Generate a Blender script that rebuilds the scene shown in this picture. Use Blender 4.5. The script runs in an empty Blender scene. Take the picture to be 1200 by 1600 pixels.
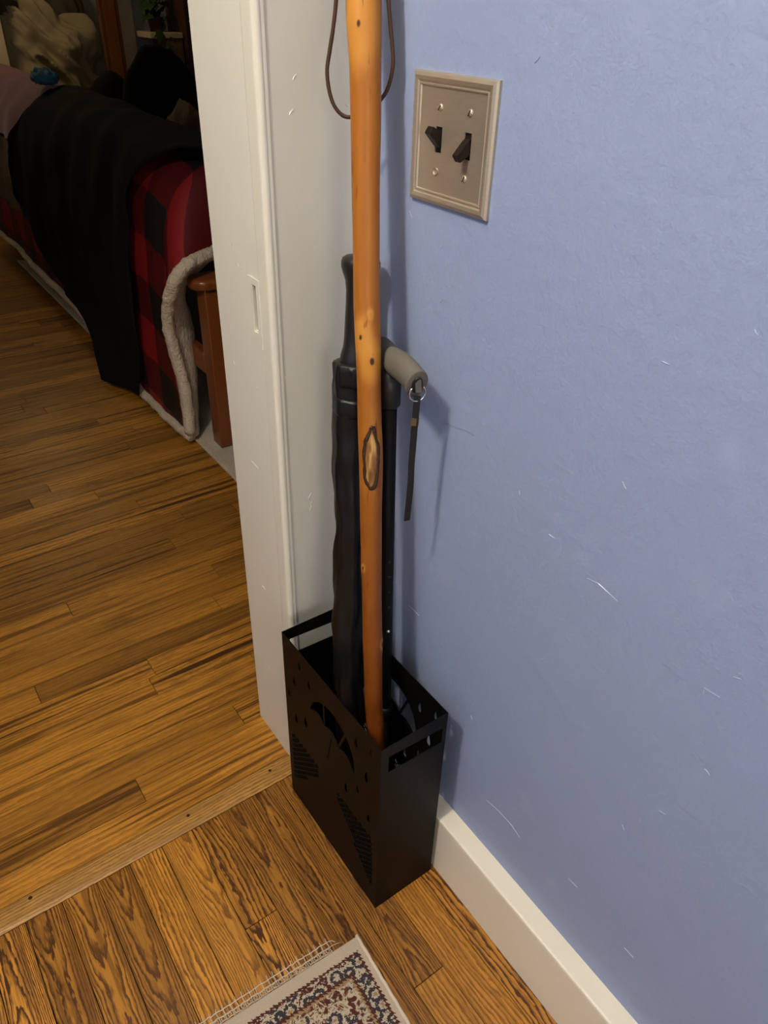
import bpy, bmesh, math, random
from mathutils import Vector, Matrix, noise
from mathutils.geometry import tessellate_polygon

# ------------------------------------------------------------------ camera, world, light, exposure
S = bpy.context.scene
C = S.collection
cd = bpy.data.cameras.new('camera'); cam = bpy.data.objects.new('camera', cd); C.objects.link(cam)
cam.location = (-0.54718, -0.84985, 1.26100)
cam.rotation_euler = (0.96273, -0.02753, -0.61895)
cd.sensor_fit = 'HORIZONTAL'; cd.sensor_width = 36.0; cd.lens = 1157.9 / 1200 * 36.0
cd.clip_start = 0.01
S.camera = cam
S.view_settings.view_transform = 'Standard'; S.view_settings.look = 'None'
S.view_settings.gamma = 1.0; S.view_settings.use_curve_mapping = False
S.view_settings.exposure = 0.0

w = bpy.data.worlds.new('world'); S.world = w; w.use_nodes = True
w.node_tree.nodes['Background'].inputs[0].default_value = (0.9, 0.85, 0.75, 1)
w.node_tree.nodes['Background'].inputs[1].default_value = 0.02

def lamp(name, loc, power, col, radius):
    l = bpy.data.lights.new(name, 'POINT'); l.energy = power; l.color = col; l.shadow_soft_size = radius
    o = bpy.data.objects.new(name, l); C.objects.link(o); o.location = loc
    return o
LAMP = (-1.19, -0.41, 2.35)
lamp('hall_light', LAMP, 86, (1.0, 0.875, 0.685), 0.085)
lamp('rear_fill_light', (-1.62, -4.2, 1.5), 138, (1.0, 0.88, 0.70), 0.7)  # unseen soft fill, added behind the camera to brighten the casing
lamp('bedroom_light', (0.15, 3.85, 1.85), 11.0, (1.0, 0.78, 0.45), 0.12)

# ------------------------------------------------------------------ helpers
def setp(o, label=None, cat=None, group=None, kind=None):
    if label: o['label'] = label
    if cat: o['category'] = cat
    if group: o['group'] = group
    if kind: o['kind'] = kind
    return o
def link(name, me, mat=None, parent=None, loc=None):
    o = bpy.data.objects.new(name, me); C.objects.link(o)
    if mat is not None and me is not None and len(me.materials) == 0: me.materials.append(mat)
    if parent is not None: o.parent = parent
    if loc is not None: o.location = loc
    return o
def empty(name, loc, label=None, cat=None, group=None, kind=None, rotz=0.0):
    o = bpy.data.objects.new(name, None); C.objects.link(o); o.location = loc; o.rotation_euler = (0, 0, rotz)
    o.empty_display_size = 0.05
    return setp(o, label, cat, group, kind)
def to_mesh(bm, smooth=False, off=None):
    if off is not None: bmesh.ops.translate(bm, verts=bm.verts, vec=-Vector(off))
    bmesh.ops.recalc_face_normals(bm, faces=bm.faces)
    me = bpy.data.meshes.new('mesh'); bm.to_mesh(me); bm.free()
    if smooth:
        for p in me.polygons: p.use_smooth = True
    return me
def box_bm(bm, lo, hi, bev=0.0, seg=2):
    lo = Vector(lo); hi = Vector(hi)
    r = bmesh.ops.create_cube(bm, size=1.0)
    vs = r['verts']
    for v in vs: v.co = Vector([(lo[i] + hi[i]) / 2 + v.co[i] * (hi[i] - lo[i]) for i in range(3)])
    if bev > 0:
        es = list({e for v in vs for e in v.link_edges})
        bmesh.ops.bevel(bm, geom=es, offset=bev, segments=seg, profile=0.5, affect='EDGES')
def box(name, lo, hi, mat, parent=None, bev=0.0, seg=2, off=None, smooth=False):
    bm = bmesh.new(); box_bm(bm, lo, hi, bev, seg)
    return link(name, to_mesh(bm, smooth, off), mat, parent)
def catmull(pts, n):
    P = [Vector(p) for p in pts]; out = []
    for i in range(len(P) - 1):
        p0 = P[max(i - 1, 0)]; p1 = P[i]; p2 = P[i + 1]; p3 = P[min(i + 2, len(P) - 1)]
        for k in range(n):
            t = k / n
            out.append(0.5 * ((2 * p1) + (p2 - p0) * t + (2 * p0 - 5 * p1 + 4 * p2 - p3) * t * t + (3 * p1 - p0 - 3 * p2 + p3) * t ** 3))
    out.append(P[-1]); return out
def tube_bm(bm, pts, rad, seg=10, up=None, squash=1.0, caps=True):
    """rad: number or list or f(i, theta); squash scales the second axis"""
    pts = [Vector(p) for p in pts]; n = len(pts); rings = []
    prev = None
    for i, p in enumerate(pts):
        t = (pts[min(i + 1, n - 1)] - pts[max(i - 1, 0)]).normalized()
        if prev is None:
            a = Vector(up) if up is not None else (Vector((1, 0, 0)) if abs(t.x) < 0.9 else Vector((0, 1, 0)))
        else: a = prev
        a = (a - t * a.dot(t)).normalized(); b = t.cross(a); prev = a
        ring = []
        for k in range(seg):
            th = 2 * math.pi * k / seg
            r = rad(i, th) if callable(rad) else (rad[i] if isinstance(rad, (list, tuple)) else rad)
            ring.append(bm.verts.new(p + a * (math.cos(th) * r) + b * (math.sin(th) * r * squash)))
        rings.append(ring)
    for i in range(n - 1):
        for k in range(seg):
            bm.faces.new((rings[i][k], rings[i][(k + 1) % seg], rings[i + 1][(k + 1) % seg], rings[i + 1][k]))
    if caps:
        bm.faces.new(rings[0]); bm.faces.new(list(reversed(rings[-1])))
def tube(name, pts, rad, mat, parent=None, seg=10, off=None, **kw):
    bm = bmesh.new(); tube_bm(bm, pts, rad, seg, **kw)
    return link(name, to_mesh(bm, True, off), mat, parent)
def prism(name, poly, z0, z1, mat, parent=None, smooth=False):
    bm = bmesh.new()
    a = [bm.verts.new((x, y, z0)) for x, y in poly]; b = [bm.verts.new((x, y, z1)) for x, y in poly]
    n = len(poly)
    for i in range(n): bm.faces.new((a[i], a[(i + 1) % n], b[(i + 1) % n], b[i]))
    bm.faces.new(list(reversed(a))); bm.faces.new(b)
    return link(name, to_mesh(bm, smooth), mat, parent)
def prism_y(name, poly, y0, y1, mat, parent=None):     # poly in x,z
    bm = bmesh.new()
    a = [bm.verts.new((x, y0, z)) for x, z in poly]; b = [bm.verts.new((x, y1, z)) for x, z in poly]
    n = len(poly)
    for i in range(n): bm.faces.new((a[i], a[(i + 1) % n], b[(i + 1) % n], b[i]))
    bm.faces.new(list(reversed(a))); bm.faces.new(b)
    return link(name, to_mesh(bm), mat, parent)
def plate_bm(bm, outer, holes, thick, fn):
    """polygon with holes, extruded; fn(u, v, d) -> point"""
    loops = [outer] + holes
    flat = [p for l in loops for p in l]
    tris = tessellate_polygon([[Vector((u, v, 0)) for u, v in l] for l in loops])
    A = [bm.verts.new(fn(u, v, 0)) for u, v in flat]; B = [bm.verts.new(fn(u, v, thick)) for u, v in flat]
    for t in tris:
        try:
            bm.faces.new([A[i] for i in t]); bm.faces.new([B[i] for i in reversed(t)])
        except ValueError: pass
    k = 0
    for l in loops:
        n = len(l)
        for i in range(n):
            j = (i + 1) % n
            bm.faces.new((A[k + i], A[k + j], B[k + j], B[k + i]))
        k += n
def grid_mesh(rows, uv=None, thick=0.0):
    """rows: list of lists of points -> smooth mesh with UVs in metres"""
    bm = bmesh.new(); lay = bm.loops.layers.uv.new('uv')
    V = [[bm.verts.new(p) for p in r] for r in rows]
    for i in range(len(rows) - 1):
        for j in range(len(rows[0]) - 1):
            f = bm.faces.new((V[i][j], V[i][j + 1], V[i + 1][j + 1], V[i + 1][j]))
            if uv:
                for lp, (a, b) in zip(f.loops, ((i, j), (i, j + 1), (i + 1, j + 1), (i + 1, j))): lp[lay].uv = uv[a][b]
    bm.normal_update()
    me = bpy.data.meshes.new('mesh'); bm.to_mesh(me); bm.free()
    for p in me.polygons: p.use_smooth = True
    return me

# ------------------------------------------------------------------ materials
class NT:
    def __init__(s, name):
        s.m = bpy.data.materials.new(name); s.m.use_nodes = True; s.t = s.m.node_tree
        s.b = s.t.nodes['Principled BSDF']
    def n(s, typ, **kw):
        nd = s.t.nodes.new(typ)
        for k, v in kw.items():
            if k.startswith('i_'):
                key = k[2:]; key = int(key) if key.isdigit() else key.replace('_', ' ')
                s.set(nd.inputs[key], v)
            else: setattr(nd, k, v)
        return nd
    def set(s, sock, v):
        if isinstance(v, bpy.types.NodeSocket): s.t.links.new(v, sock)
        else: sock.default_value = v
    def math(s, op, a, b=0.0, c=0.0):
        nd = s.t.nodes.new('ShaderNodeMath'); nd.operation = op
        s.set(nd.inputs[0], a); s.set(nd.inputs[1], b); s.set(nd.inputs[2], c); return nd.outputs[0]
    def mix(s, f, a, b, blend='MIX'):
        nd = s.t.nodes.new('ShaderNodeMix'); nd.data_type = 'RGBA'; nd.blend_type = blend
        s.set(nd.inputs[0], f); s.set(nd.inputs[6], a); s.set(nd.inputs[7], b); return nd.outputs[2]
    def coord(s, which='Object'): return s.t.nodes.new('ShaderNodeTexCoord').outputs[which]
    def mapping(s, vec, scale=(1, 1, 1), loc=(0, 0, 0)):
        nd = s.t.nodes.new('ShaderNodeMapping'); s.t.links.new(vec, nd.inputs[0]); s.set(nd.inputs[1], loc); s.set(nd.inputs[3], scale); return nd.outputs[0]
    def noise(s, vec, scale, detail=2.0, rough=0.5, dist=0.0):
        nd = s.t.nodes.new('ShaderNodeTexNoise'); s.t.links.new(vec, nd.inputs['Vector'])
        nd.inputs['Scale'].default_value = scale; nd.inputs['Detail'].default_value = detail
        nd.inputs['Roughness'].default_value = rough; nd.inputs['Distortion'].default_value = dist; return nd.outputs[0]
    def ramp(s, f, stops):
        nd = s.t.nodes.new('ShaderNodeValToRGB'); cr = nd.color_ramp
        while len(cr.elements) < len(stops): cr.elements.new(0.5)
        for e, (p, c) in zip(cr.elements, stops): e.position = p; e.color = c if len(c) == 4 else (*c, 1)
        s.t.links.new(f, nd.inputs[0]); return nd.outputs[0]
    def step(s, v, lo, hi):
        nd = s.t.nodes.new('ShaderNodeMapRange'); nd.interpolation_type = 'SMOOTHSTEP'
        s.set(nd.inputs[0], v); nd.inputs[1].default_value = lo; nd.inputs[2].default_value = hi; return nd.outputs[0]
    def bump(s, h, strength=0.3, dist=0.001):
        nd = s.t.nodes.new('ShaderNodeBump'); s.t.links.new(h, nd.inputs['Height'])
        nd.inputs['Strength'].default_value = strength; nd.inputs['Distance'].default_value = dist
        s.t.links.new(nd.outputs[0], s.b.inputs['Normal'])
    def out(s, col=None, rough=0.5, metal=0.0, spec=0.5, sheen=0.0, coat=0.0):
        if col is not None: s.set(s.b.inputs['Base Color'], col if isinstance(col, bpy.types.NodeSocket) or len(col) == 4 else (*col, 1))
        s.set(s.b.inputs['Roughness'], rough); s.b.inputs['Metallic'].default_value = metal
        s.b.inputs['Specular IOR Level'].default_value = spec
        s.b.inputs['Sheen Weight'].default_value = sheen
        s.b.inputs['Coat Weight'].default_value = coat
        return s.m
def rgb(r, g, b):
    f = lambda c: (c / 12.92 if c <= 0.04045 else ((c + 0.055) / 1.055) ** 2.4)
    return (f(r / 255), f(g / 255), f(b / 255), 1)

def plain(name, col, rough=0.5, metal=0.0, spec=0.5, bump=None, vary=0.12, sheen=0.0, coat=0.0):
    k = NT(name); v = k.coord()
    nz = k.noise(v, 9.0, 3.0)
    c1 = tuple(c * (1 - vary) for c in col[:3]) + (1,); c2 = tuple(min(1, c * (1 + vary)) for c in col[:3]) + (1,)
    c = k.mix(nz, c1, c2)
    if bump: k.bump(k.noise(v, bump[0], 3.0), bump[1], bump[2])
    return k.out(c, rough, metal, spec, sheen, coat)

def paint_wall():
    k = NT('blue_wall_paint'); v = k.coord()
    big = k.noise(v, 2.5, 3.0); mid = k.noise(v, 14.0, 4.0)
    c = k.mix(big, (0.262, 0.331, 0.520, 1), (0.282, 0.350, 0.541, 1))
    c = k.mix(k.math('MULTIPLY', k.step(mid, 0.62, 0.8), 0.35), c, (0.36, 0.42, 0.60, 1))
    fine = k.noise(v, 260.0, 2.0); med = k.noise(v, 60.0, 3.0)
    lum = k.noise(v, 9.0, 3.0)
    h = k.math('ADD', k.math('MULTIPLY', fine, 0.5), k.math('ADD', k.math('MULTIPLY', med, 1.1), k.math('MULTIPLY', lum, 2.2)))
    k.bump(h, 0.75, 0.0013)
    return k.out(c, 0.5, 0, 0.35)
def paint_white(name, col, rough=0.32, bumps=0.35):
    k = NT(name); v = k.coord()
    a = k.noise(k.mapping(v, (1, 1, 0.25)), 90.0, 3.0); b = k.noise(v, 14.0, 3.0)
    c = k.mix(b, tuple(x * 0.965 for x in col[:3]) + (1,), col)
    k.bump(k.math('ADD', k.math('MULTIPLY', a, 0.5), k.math('MULTIPLY', b, 2.0)), bumps, 0.0010)
    return k.out(c, rough, 0, 0.5)

def oak(name, light, dark, seed, arch=45.0, par=6500.0, lin=230.0, contrast=0.85, warp=1.0, cath=0.5, streak=(5.0, 130.0, 0.55)):
    """plain-sawn oak: each piece draws straight grain or nested arches by its own random number"""
    k = NT(name); oi = k.t.nodes.new('ShaderNodeObjectInfo'); r = oi.outputs['Random']
    v = k.coord()
    fr_ = lambda q: k.math('FRACT', k.math('MULTIPLY', r, q))
    r1, r2, r3, r4 = fr_(7.77), fr_(13.31), fr_(31.7), fr_(53.9)
    off = k.t.nodes.new('ShaderNodeCombineXYZ')
    k.set(off.inputs[0], k.math('MULTIPLY', r, 57.3 + seed)); k.set(off.inputs[1], k.math('MULTIPLY', r, 23.7)); k.set(off.inputs[2], k.math('MULTIPLY', r, 91.1))
    add = k.t.nodes.new('ShaderNodeVectorMath'); add.operation = 'ADD'; k.t.links.new(v, add.inputs[0]); k.t.links.new(off.outputs[0], add.inputs[1])
    P = add.outputs[0]
    sx = k.t.nodes.new('ShaderNodeSeparateXYZ'); k.t.links.new(v, sx.inputs[0]); X_, Y_ = sx.outputs[0], sx.outputs[1]
    low = k.math('SUBTRACT', k.noise(k.mapping(P, (4.5, 16.0, 1.0)), 1.0, 2.0, 0.45), 0.5)
    mid = k.math('SUBTRACT', k.noise(k.mapping(P, (16.0, 60.0, 1.0)), 1.0, 2.0), 0.5)
    fine = k.math('SUBTRACT', k.noise(k.mapping(P, (60.0, 330.0, 1.0)), 1.0, 2.0), 0.5)
    yo = k.math('SUBTRACT', Y_, k.math('MULTIPLY_ADD', r4, 0.030, -0.015))
    yw = k.math('ADD', yo, k.math('MULTIPLY', low, 0.016))
    arches = k.math('ADD', k.math('MULTIPLY', X_, k.math('MULTIPLY_ADD', r3, arch * 1.2, -arch * 0.6)), k.math('MULTIPLY', k.math('MULTIPLY', yw, yw), par))
    arches = k.math('ADD', arches, k.math('MULTIPLY', low, 3.6 * warp))
    straight = k.math('ADD', k.math('MULTIPLY', Y_, k.math('MULTIPLY_ADD', r3, lin * 0.5, lin * 0.7)), k.math('MULTIPLY', low, 3.2 * warp))
    sel = k.math('LESS_THAN', r1, cath)
    ph = k.math('ADD', k.math('MULTIPLY', arches, sel), k.math('MULTIPLY', straight, k.math('SUBTRACT', 1.0, sel)))
    ph = k.math('ADD', ph, k.math('ADD', k.math('MULTIPLY', mid, 0.9), k.math('MULTIPLY', fine, 0.9)))
    fr = k.math('FRACT', ph)
    ring = k.math('MULTIPLY', k.step(fr, 0.22, 0.80), k.math('SUBTRACT', 1.0, k.step(fr, 0.86, 1.0)))
    sk = k.step(k.noise(k.mapping(P, (streak[0], streak[1], 1)), 1.0, 3.0, 0.6), 0.46, 0.62)
    ring = k.math('MAXIMUM', ring, k.math('MULTIPLY', sk, streak[2])) if streak[2] < 0.8 else k.math('MAXIMUM', k.math('MULTIPLY', ring, 0.55), sk)
    pore = k.step(k.noise(k.mapping(P, (20, 430, 1)), 1.0, 2.0), 0.50, 0.72)
    tone = k.noise(k.mapping(P, (3, 12, 1)), 1.0, 2.0)
    lt = k.mix(r2, tuple(c * 0.56 for c in light[:3]) + (1,), tuple(c * 1.12 for c in light[:3]) + (1,))
    lt = k.mix(k.math('MULTIPLY', tone, 0.40), lt, tuple((a + 2 * b) / 3 for a, b in zip(light[:3], dark[:3])) + (1,))
    amt = k.math('MULTIPLY', ring, k.math('MULTIPLY_ADD', r4, 0.45, contrast - 0.40))
    amt = k.math('MAXIMUM', amt, k.math('MULTIPLY', pore, 0.48))
    c = k.mix(amt, lt, dark)
    stain = k.noise(k.mapping(P, (5, 9, 1)), 1.0, 4.0)
    c = k.mix(k.math('MULTIPLY', k.step(stain, 0.60, 0.78), 0.40), c, tuple(x * 0.6 for x in dark[:3]) + (1,))
    k.bump(k.math('SUBTRACT', 1.0, k.math('ADD', k.math('MULTIPLY', ring, 0.6), pore)), 0.25, 0.0006)
    return k.out(c, k.math('MULTIPLY_ADD', stain, 0.25, 0.30), 0, 0.40)

M = {}
M['blue'] = paint_wall()
M['white'] = paint_white('white_trim_paint', (0.745, 0.735, 0.655, 1), 0.30)
M['white2'] = paint_white('white_casing_paint', (0.73, 0.715, 0.615, 1), 0.36)
M['base_white'] = paint_white('baseboard_paint', (0.84, 0.79, 0.65, 1), 0.35, 0.2)
M['chip'] = plain('raised_paint', (0.76, 0.74, 0.72, 1), 0.25, vary=0.02)
M['blue_chip_highlight'] = plain('raised_blue_paint_highlight', (0.40, 0.45, 0.60, 1), 0.25, vary=0.05)  # lighter than the wall: highlights of its raised paint put into the colour
M['strike'] = plain('bare_strike_recess', (0.34, 0.29, 0.20, 1), 0.55)
M['ceiling'] = plain('ceiling_paint', (0.72, 0.69, 0.64, 1), 0.8, vary=0.03)
M['far_wall'] = plain('far_wall_paint', (0.34, 0.31, 0.23, 1), 0.7, vary=0.05)
M['far_blue'] = plain('far_grey_paint', (0.30, 0.33, 0.36, 1), 0.7, vary=0.05)
M['oak'] = oak('oak_floor_hall', (0.66, 0.29, 0.036, 1), (0.062, 0.020, 0.004, 1), 1.0, contrast=1.08, arch=36.0, lin=150.0, par=5600.0, warp=1.6, cath=0.55, streak=(4.0, 120.0, 0.6))
M['oak_far'] = oak('oak_floor_bedroom', (0.56, 0.250, 0.031, 1), (0.060, 0.021, 0.004, 1), 5.0, arch=13.0, par=4200.0, lin=95.0, contrast=1.0, streak=(2.6, 85.0, 0.9), warp=0.8, cath=0.35)
M['oak_strip'] = oak('oak_threshold', (0.60, 0.31, 0.070, 1), (0.17, 0.085, 0.026, 1), 9.0, lin=210.0, contrast=0.9, cath=0.0, streak=(4.0, 210.0, 0.7))
M['gap'] = plain('floor_gap', (0.012, 0.006, 0.003, 1), 0.95, spec=0.1)
M['screw'] = plain('dark_screw', (0.05, 0.025, 0.012, 1), 0.4, 0.5)
M['black_metal'] = plain('black_powder_coat', (0.0035, 0.0030, 0.0026, 1), 0.5, 0, 0.13, bump=(700, 0.08, 0.0003))
M['steel'] = plain('bright_steel', (0.75, 0.73, 0.70, 1), 0.22, 1.0)
def nickel():
    k = NT('brushed_nickel'); v = k.coord()
    st = k.noise(k.mapping(v, (1, 60, 900)), 1.0, 3.0)
    c = k.mix(st, (0.47, 0.41, 0.32, 1), (0.60, 0.53, 0.41, 1))
    k.bump(st, 0.12, 0.0003)
    return k.out(c, k.math('MULTIPLY_ADD', st, 0.12, 0.40), 0.80)
M['nickel'] = nickel()
M['toggle'] = plain('brown_switch', (0.011, 0.0065, 0.004, 1), 0.35, spec=0.3)
M['slot'] = plain('dark_slot', (0.008, 0.006, 0.005, 1), 0.6)
def stickwood():
    k = NT('varnished_stick'); v = k.coord()
    g = k.noise(k.mapping(v, (60, 60, 3.0)), 1.0, 4.0)
    patch = k.noise(k.mapping(v, (14, 14, 6)), 1.0, 2.0)
    sx = k.t.nodes.new('ShaderNodeSeparateXYZ'); k.t.links.new(v, sx.inputs[0])
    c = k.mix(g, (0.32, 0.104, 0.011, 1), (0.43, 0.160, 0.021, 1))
    top = k.step(sx.outputs[2], 0.25, 1.05)       # stick colour goes paler upward, darker and redder downward
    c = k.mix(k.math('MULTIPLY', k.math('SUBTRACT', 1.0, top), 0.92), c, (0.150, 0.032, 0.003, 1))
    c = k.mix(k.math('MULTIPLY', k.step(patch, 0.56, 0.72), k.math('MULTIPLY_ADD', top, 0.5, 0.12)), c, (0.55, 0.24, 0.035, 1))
    # pale rings round the knots, with their dark eyes
    for (kp, ks, ke) in KNOTS:
        d = k.t.nodes.new('ShaderNodeVectorMath'); d.operation = 'DISTANCE'
        k.t.links.new(k.mapping(v, (1, 1, 0.55)), d.inputs[0]); d.inputs[1].default_value = (kp[0], kp[1], kp[2] * 0.55)
        c = k.mix(k.math('MULTIPLY', k.math('SUBTRACT', 1.0, k.step(d.outputs['Value'], ks * 0.4, ks)), 0.8), c, (0.60, 0.27, 0.045, 1))
        c = k.mix(k.math('SUBTRACT', 1.0, k.step(d.outputs['Value'], ke * 0.6, ke)), c, (0.05, 0.018, 0.006, 1))
    fl = k.noise(k.mapping(v, (150, 150, 14)), 1.0, 3.0)
    c = k.mix(k.math('MULTIPLY', k.step(fl, 0.63, 0.70), 0.7), c, (0.16, 0.035, 0.008, 1))
    k.bump(g, 0.15, 0.001)
    return k.out(c, 0.42, 0, 0.35)
M['leather'] = plain('brown_leather_cord', (0.055, 0.024, 0.011, 1), 0.6, bump=(900, 0.5, 0.0006))
M['rubber'] = plain('black_rubber', (0.0095, 0.0092, 0.0085, 1), 0.42)
M['nylon'] = plain('black_nylon', (0.0055, 0.0053, 0.005, 1), 0.40, 0, 0.42, bump=(2400, 0.1, 0.0003))
M['grip'] = plain('grey_foam_grip', (0.135, 0.125, 0.10, 1), 0.75, bump=(900, 0.25, 0.0006))
M['grip_dark'] = plain('dark_grip_neck', (0.07, 0.07, 0.062, 1), 0.6)
M['black_shaft'] = plain('black_cane_shaft', (0.003, 0.003, 0.003, 1), 0.55, spec=0.2)
M['webbing'] = plain('black_webbing', (0.005, 0.005, 0.005, 1), 0.7, bump=(1500, 0.3, 0.0004))
M['brass_clip'] = plain('dull_clip', (0.20, 0.15, 0.09, 1), 0.4, 0.6)
M['knot_dark'] = plain('knot_bark', (0.035, 0.012, 0.004, 1), 0.5)
M['knot_pale'] = plain('knot_heartwood', (0.50, 0.25, 0.06, 1), 0.4, vary=0.3)

# ------------------------------------------------------------------ room shell
def st(o): return setp(o, kind='structure')
CEIL = 2.68
wall_right = st(box('wall_right', (0, -5.6, 0), (0.10, 0.0, CEIL), M['blue']))
st(box('wall_left', (-2.0, -5.6, 0), (-1.9, 0.0, CEIL), M['blue']))
st(box('wall_rear', (-1.9, -5.7, 0), (0.0, -5.6, CEIL), M['blue']))
st(box('ceiling', (-2.0, -5.7, CEIL), (2.6, 5.2, CEIL + 0.1), M['ceiling']))
T = 0.1346
wall_back = st(box('wall_back', (-0.10, 0.0005, 0), (2.5, T, CEIL), M['far_wall']))
st(box('wall_back', (-2.0, 0.0005, 0), (-1.085, T, CEIL), M['blue']))
st(box('wall_back', (-1.085, 0.0005, 2.06), (-0.10, T, CEIL), M['blue']))
st(box('wall_far', (1.26, 4.50, 0), (2.5, 4.6, CEIL), M['far_blue']))
st(box('wall_far', (-1.5, 4.50, 0), (0.50, 4.6, CEIL), M['far_wall']))
st(box('wall_far', (0.50, 4.50, 2.0), (1.26, 4.6, CEIL), M['far_wall']))
st(box('wall_far', (0.3, 5.10, 0), (1.6, 5.2, CEIL), M['far_wall']))
st(box('wall_left', (-1.5, T, 0), (-1.4, 4.5, CEIL), M['far_wall']))
st(box('wall_right', (2.4, T, 0), (2.5, 4.5, CEIL), M['far_blue']))

# casing: flat board with a rounded bead on its opening edge, running into the corner of the blue wall
bead = [(-0.1258, 0.0), (-0.1258, -0.0185)]
for i in range(1, 8):
    a = math.pi + i / 8 * (math.pi * 0.72)
    bead.append((-0.1188 + 0.0070 * math.cos(a), -0.0195 + 0.0070 * math.sin(a)))
bead += [(-0.1125, -0.0262), (-0.1118, -0.0245), (0.0, -0.0240), (0.0, 0.0)]
casing = st(prism('trim_1', bead, 0.0, 2.12, M['white2']))
st(box('trim_2', (-1.17, -0.024, 0), (-1.062, 0.0, 2.12), M['white2'], bev=0.004))
st(box('trim_3', (-1.062, -0.024, 2.03), (-0.126, 0.0, 2.12), M['white2'], bev=0.003))

# jamb with its painted-over strike recess
bm = bmesh.new()
X = -0.1260
def jf(u, v, d): return Vector((X + d, u, v))
plate_bm(bm, [(0.0005, 0.0), (T, 0.0), (T, 2.04), (0.0005, 2.04)], [[(0.0095, 0.889), (0.0215, 0.889), (0.0215, 0.951), (0.0095, 0.951)]], 0.0255, jf)
jamb = st(link('trim_4', to_mesh(bm), M['white']))
bm = bmesh.new(); box_bm(bm, (X + 0.010, 0.0090, 0.8885), (X + 0.013, 0.0220, 0.9515))
link('strike_recess', to_mesh(bm), M['strike'], jamb)['label'] = 'dull beige recess of the painted strike plate'
bm = bmesh.new()
plate_bm(bm, [(0.0015, 0.868), (0.030, 0.868), (0.0335, 0.873), (0.0335, 0.955), (0.030, 0.961), (0.0015, 0.961)],
         [[(0.009, 0.888), (0.022, 0.888), (0.022, 0.952), (0.009, 0.952)]], -0.0011, jf)
link('strike_plate', to_mesh(bm), M['white'], jamb)
st(box('trim_5', (-1.085, 0.0005, 0), (-1.062, T, 2.04), M['white']))
st(box('trim_6', (-1.062, 0.0005, 2.03), (-0.126, T, 2.0595), M['white']))

# baseboard with an eased top, slightly let back at the wall
bb = [(-0.0308, 0.0), (-0.0308, 0.1360), (-0.0300, 0.1392), (-0.0275, 0.1410), (-0.004, 0.1425), (0.0, 0.1425), (0.0, 0.0)]
baseboard = st(prism_y('baseboard_right', bb, -5.6, -0.0262, M['base_white']))
st(box('baseboard_left', (-1.9, -5.6, 0), (-1.872, 0.0, 0.141), M['base_white'], bev=0.003))

# small raised nicks, runs and scratches in the paint: each one a sliver on its surface
def sliver(name, pts, wdt, nrm, mat, parent):
    nrm = Vector(nrm); P = [Vector(p) for p in pts]; bm = bmesh.new()
    n = len(P)
    L, T_, R_ = [], [], []
    for i, p in enumerate(P):
        d = (P[min(i + 1, n - 1)] - P[max(i - 1, 0)]).normalized(); s = d.cross(nrm).normalized()
        k = wdt * (0.35 if i in (0, n - 1) else 1.0)
        L.append(bm.verts.new(p + s * k - nrm * 0.0003)); R_.append(bm.verts.new(p - s * k - nrm * 0.0003)); T_.append(bm.verts.new(p + nrm * wdt * 0.8))
    for i in range(n - 1):
        bm.faces.new((L[i], L[i + 1], T_[i + 1], T_[i])); bm.faces.new((T_[i], T_[i + 1], R_[i + 1], R_[i]))
    return link(name, to_mesh(bm), mat, parent)
rnd = random.Random(4)
def nick(at, nrm, mat, parent, size=0.003):
    a = Vector(at); n = Vector(nrm)
    d = Vector((rnd.uniform(-1, 1), rnd.uniform(-1, 1), rnd.uniform(-1.4, 0.4))); d = (d - n * d.dot(n)).normalized() * size * rnd.uniform(0.7, 1.3)
    e = Vector((rnd.uniform(-1, 1),) * 3).cross(n) * size * 0.2
    sliver('paint_nick', [a - d, a + e, a + d], size * 0.26, nrm, mat, parent)
for y, z in [(-.578, 1.060), (-.510, 1.010), (-.371, .800), (-.427, .773), (-.151, 1.160), (-.314, 1.219), (-.647, .529), (-.663, .758),
             (-.347, .389), (-.164, .460), (-.307, .327), (-.640, .719), (-.210, .975)]:
    nick((0, y, z), (-1, 0, 0), M['blue_chip_highlight'], wall_right, 0.0035)
for L in ([(-.401, .251), (-.429, .256), (-.457, .256), (-.475, .249)], [(-.484, .752), (-.499, .755), (-.526, .750)], [(-.566, .273), (-.582, .274)],
          [(-.667, .257), (-.682, .257)], [(-.185, .488), (-.198, .4885), (-.211, .487)], [(-.639, .723), (-.656, .725)], [(-.142, 1.060), (-.148, 1.053)]):
    sliver('paint_scratch', [(0, y, z) for y, z in L], 0.0008, (-1, 0, 0), M['blue_chip_highlight'], wall_right)
for y, z in [(-.612, .455), (-.628, .49), (-.672, .63), (-.45, .60), (-.66, .87), (-.50, .88)]:
    nick((0, y, z), (-1, 0, 0), M['blue_chip_highlight'], wall_right, 0.0032)
sliver('wall_crack', [(0, -.227, .825), (0, -.238, .829), (0, -.253, .830), (0, -.270, .834), (0, -.288, .835)], 0.0004, (-1, 0, 0), M['grip'], wall_right)
for x, z in [(-.108, .834), (-.010, 1.155), (-.078, 1.185), (-.084, 1.151)]:
    nick((x, -.0243, z), (0, -1, 0), M['chip'], casing, 0.003)
sliver('paint_scratch', [(-.074, -.0243, .635), (-.080, -.0243, .627), (-.0765, -.0243, .618), (-.0745, -.0243, .612), (-.078, -.0243, .604)], 0.0008, (0, -1, 0), M['chip'], casing)
sliver('paint_scratch', [(-.071, -.0243, .619), (-.0735, -.0243, .6195), (-.0755, -.0243, .616)], 0.0008, (0, -1, 0), M['chip'], casing)
for y, z in [(.072, .988), (.057, .967), (.047, .964), (.099, .815), (.049, .823), (.028, .803), (.064, .535), (.092, .439), (.071, .351), (.047, .338),
             (.095, .197), (.069, .199), (.064, .045), (.061, .027)]:
    nick((X, y, z), (-1, 0, 0), M['chip'], jamb, 0.0024)
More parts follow.
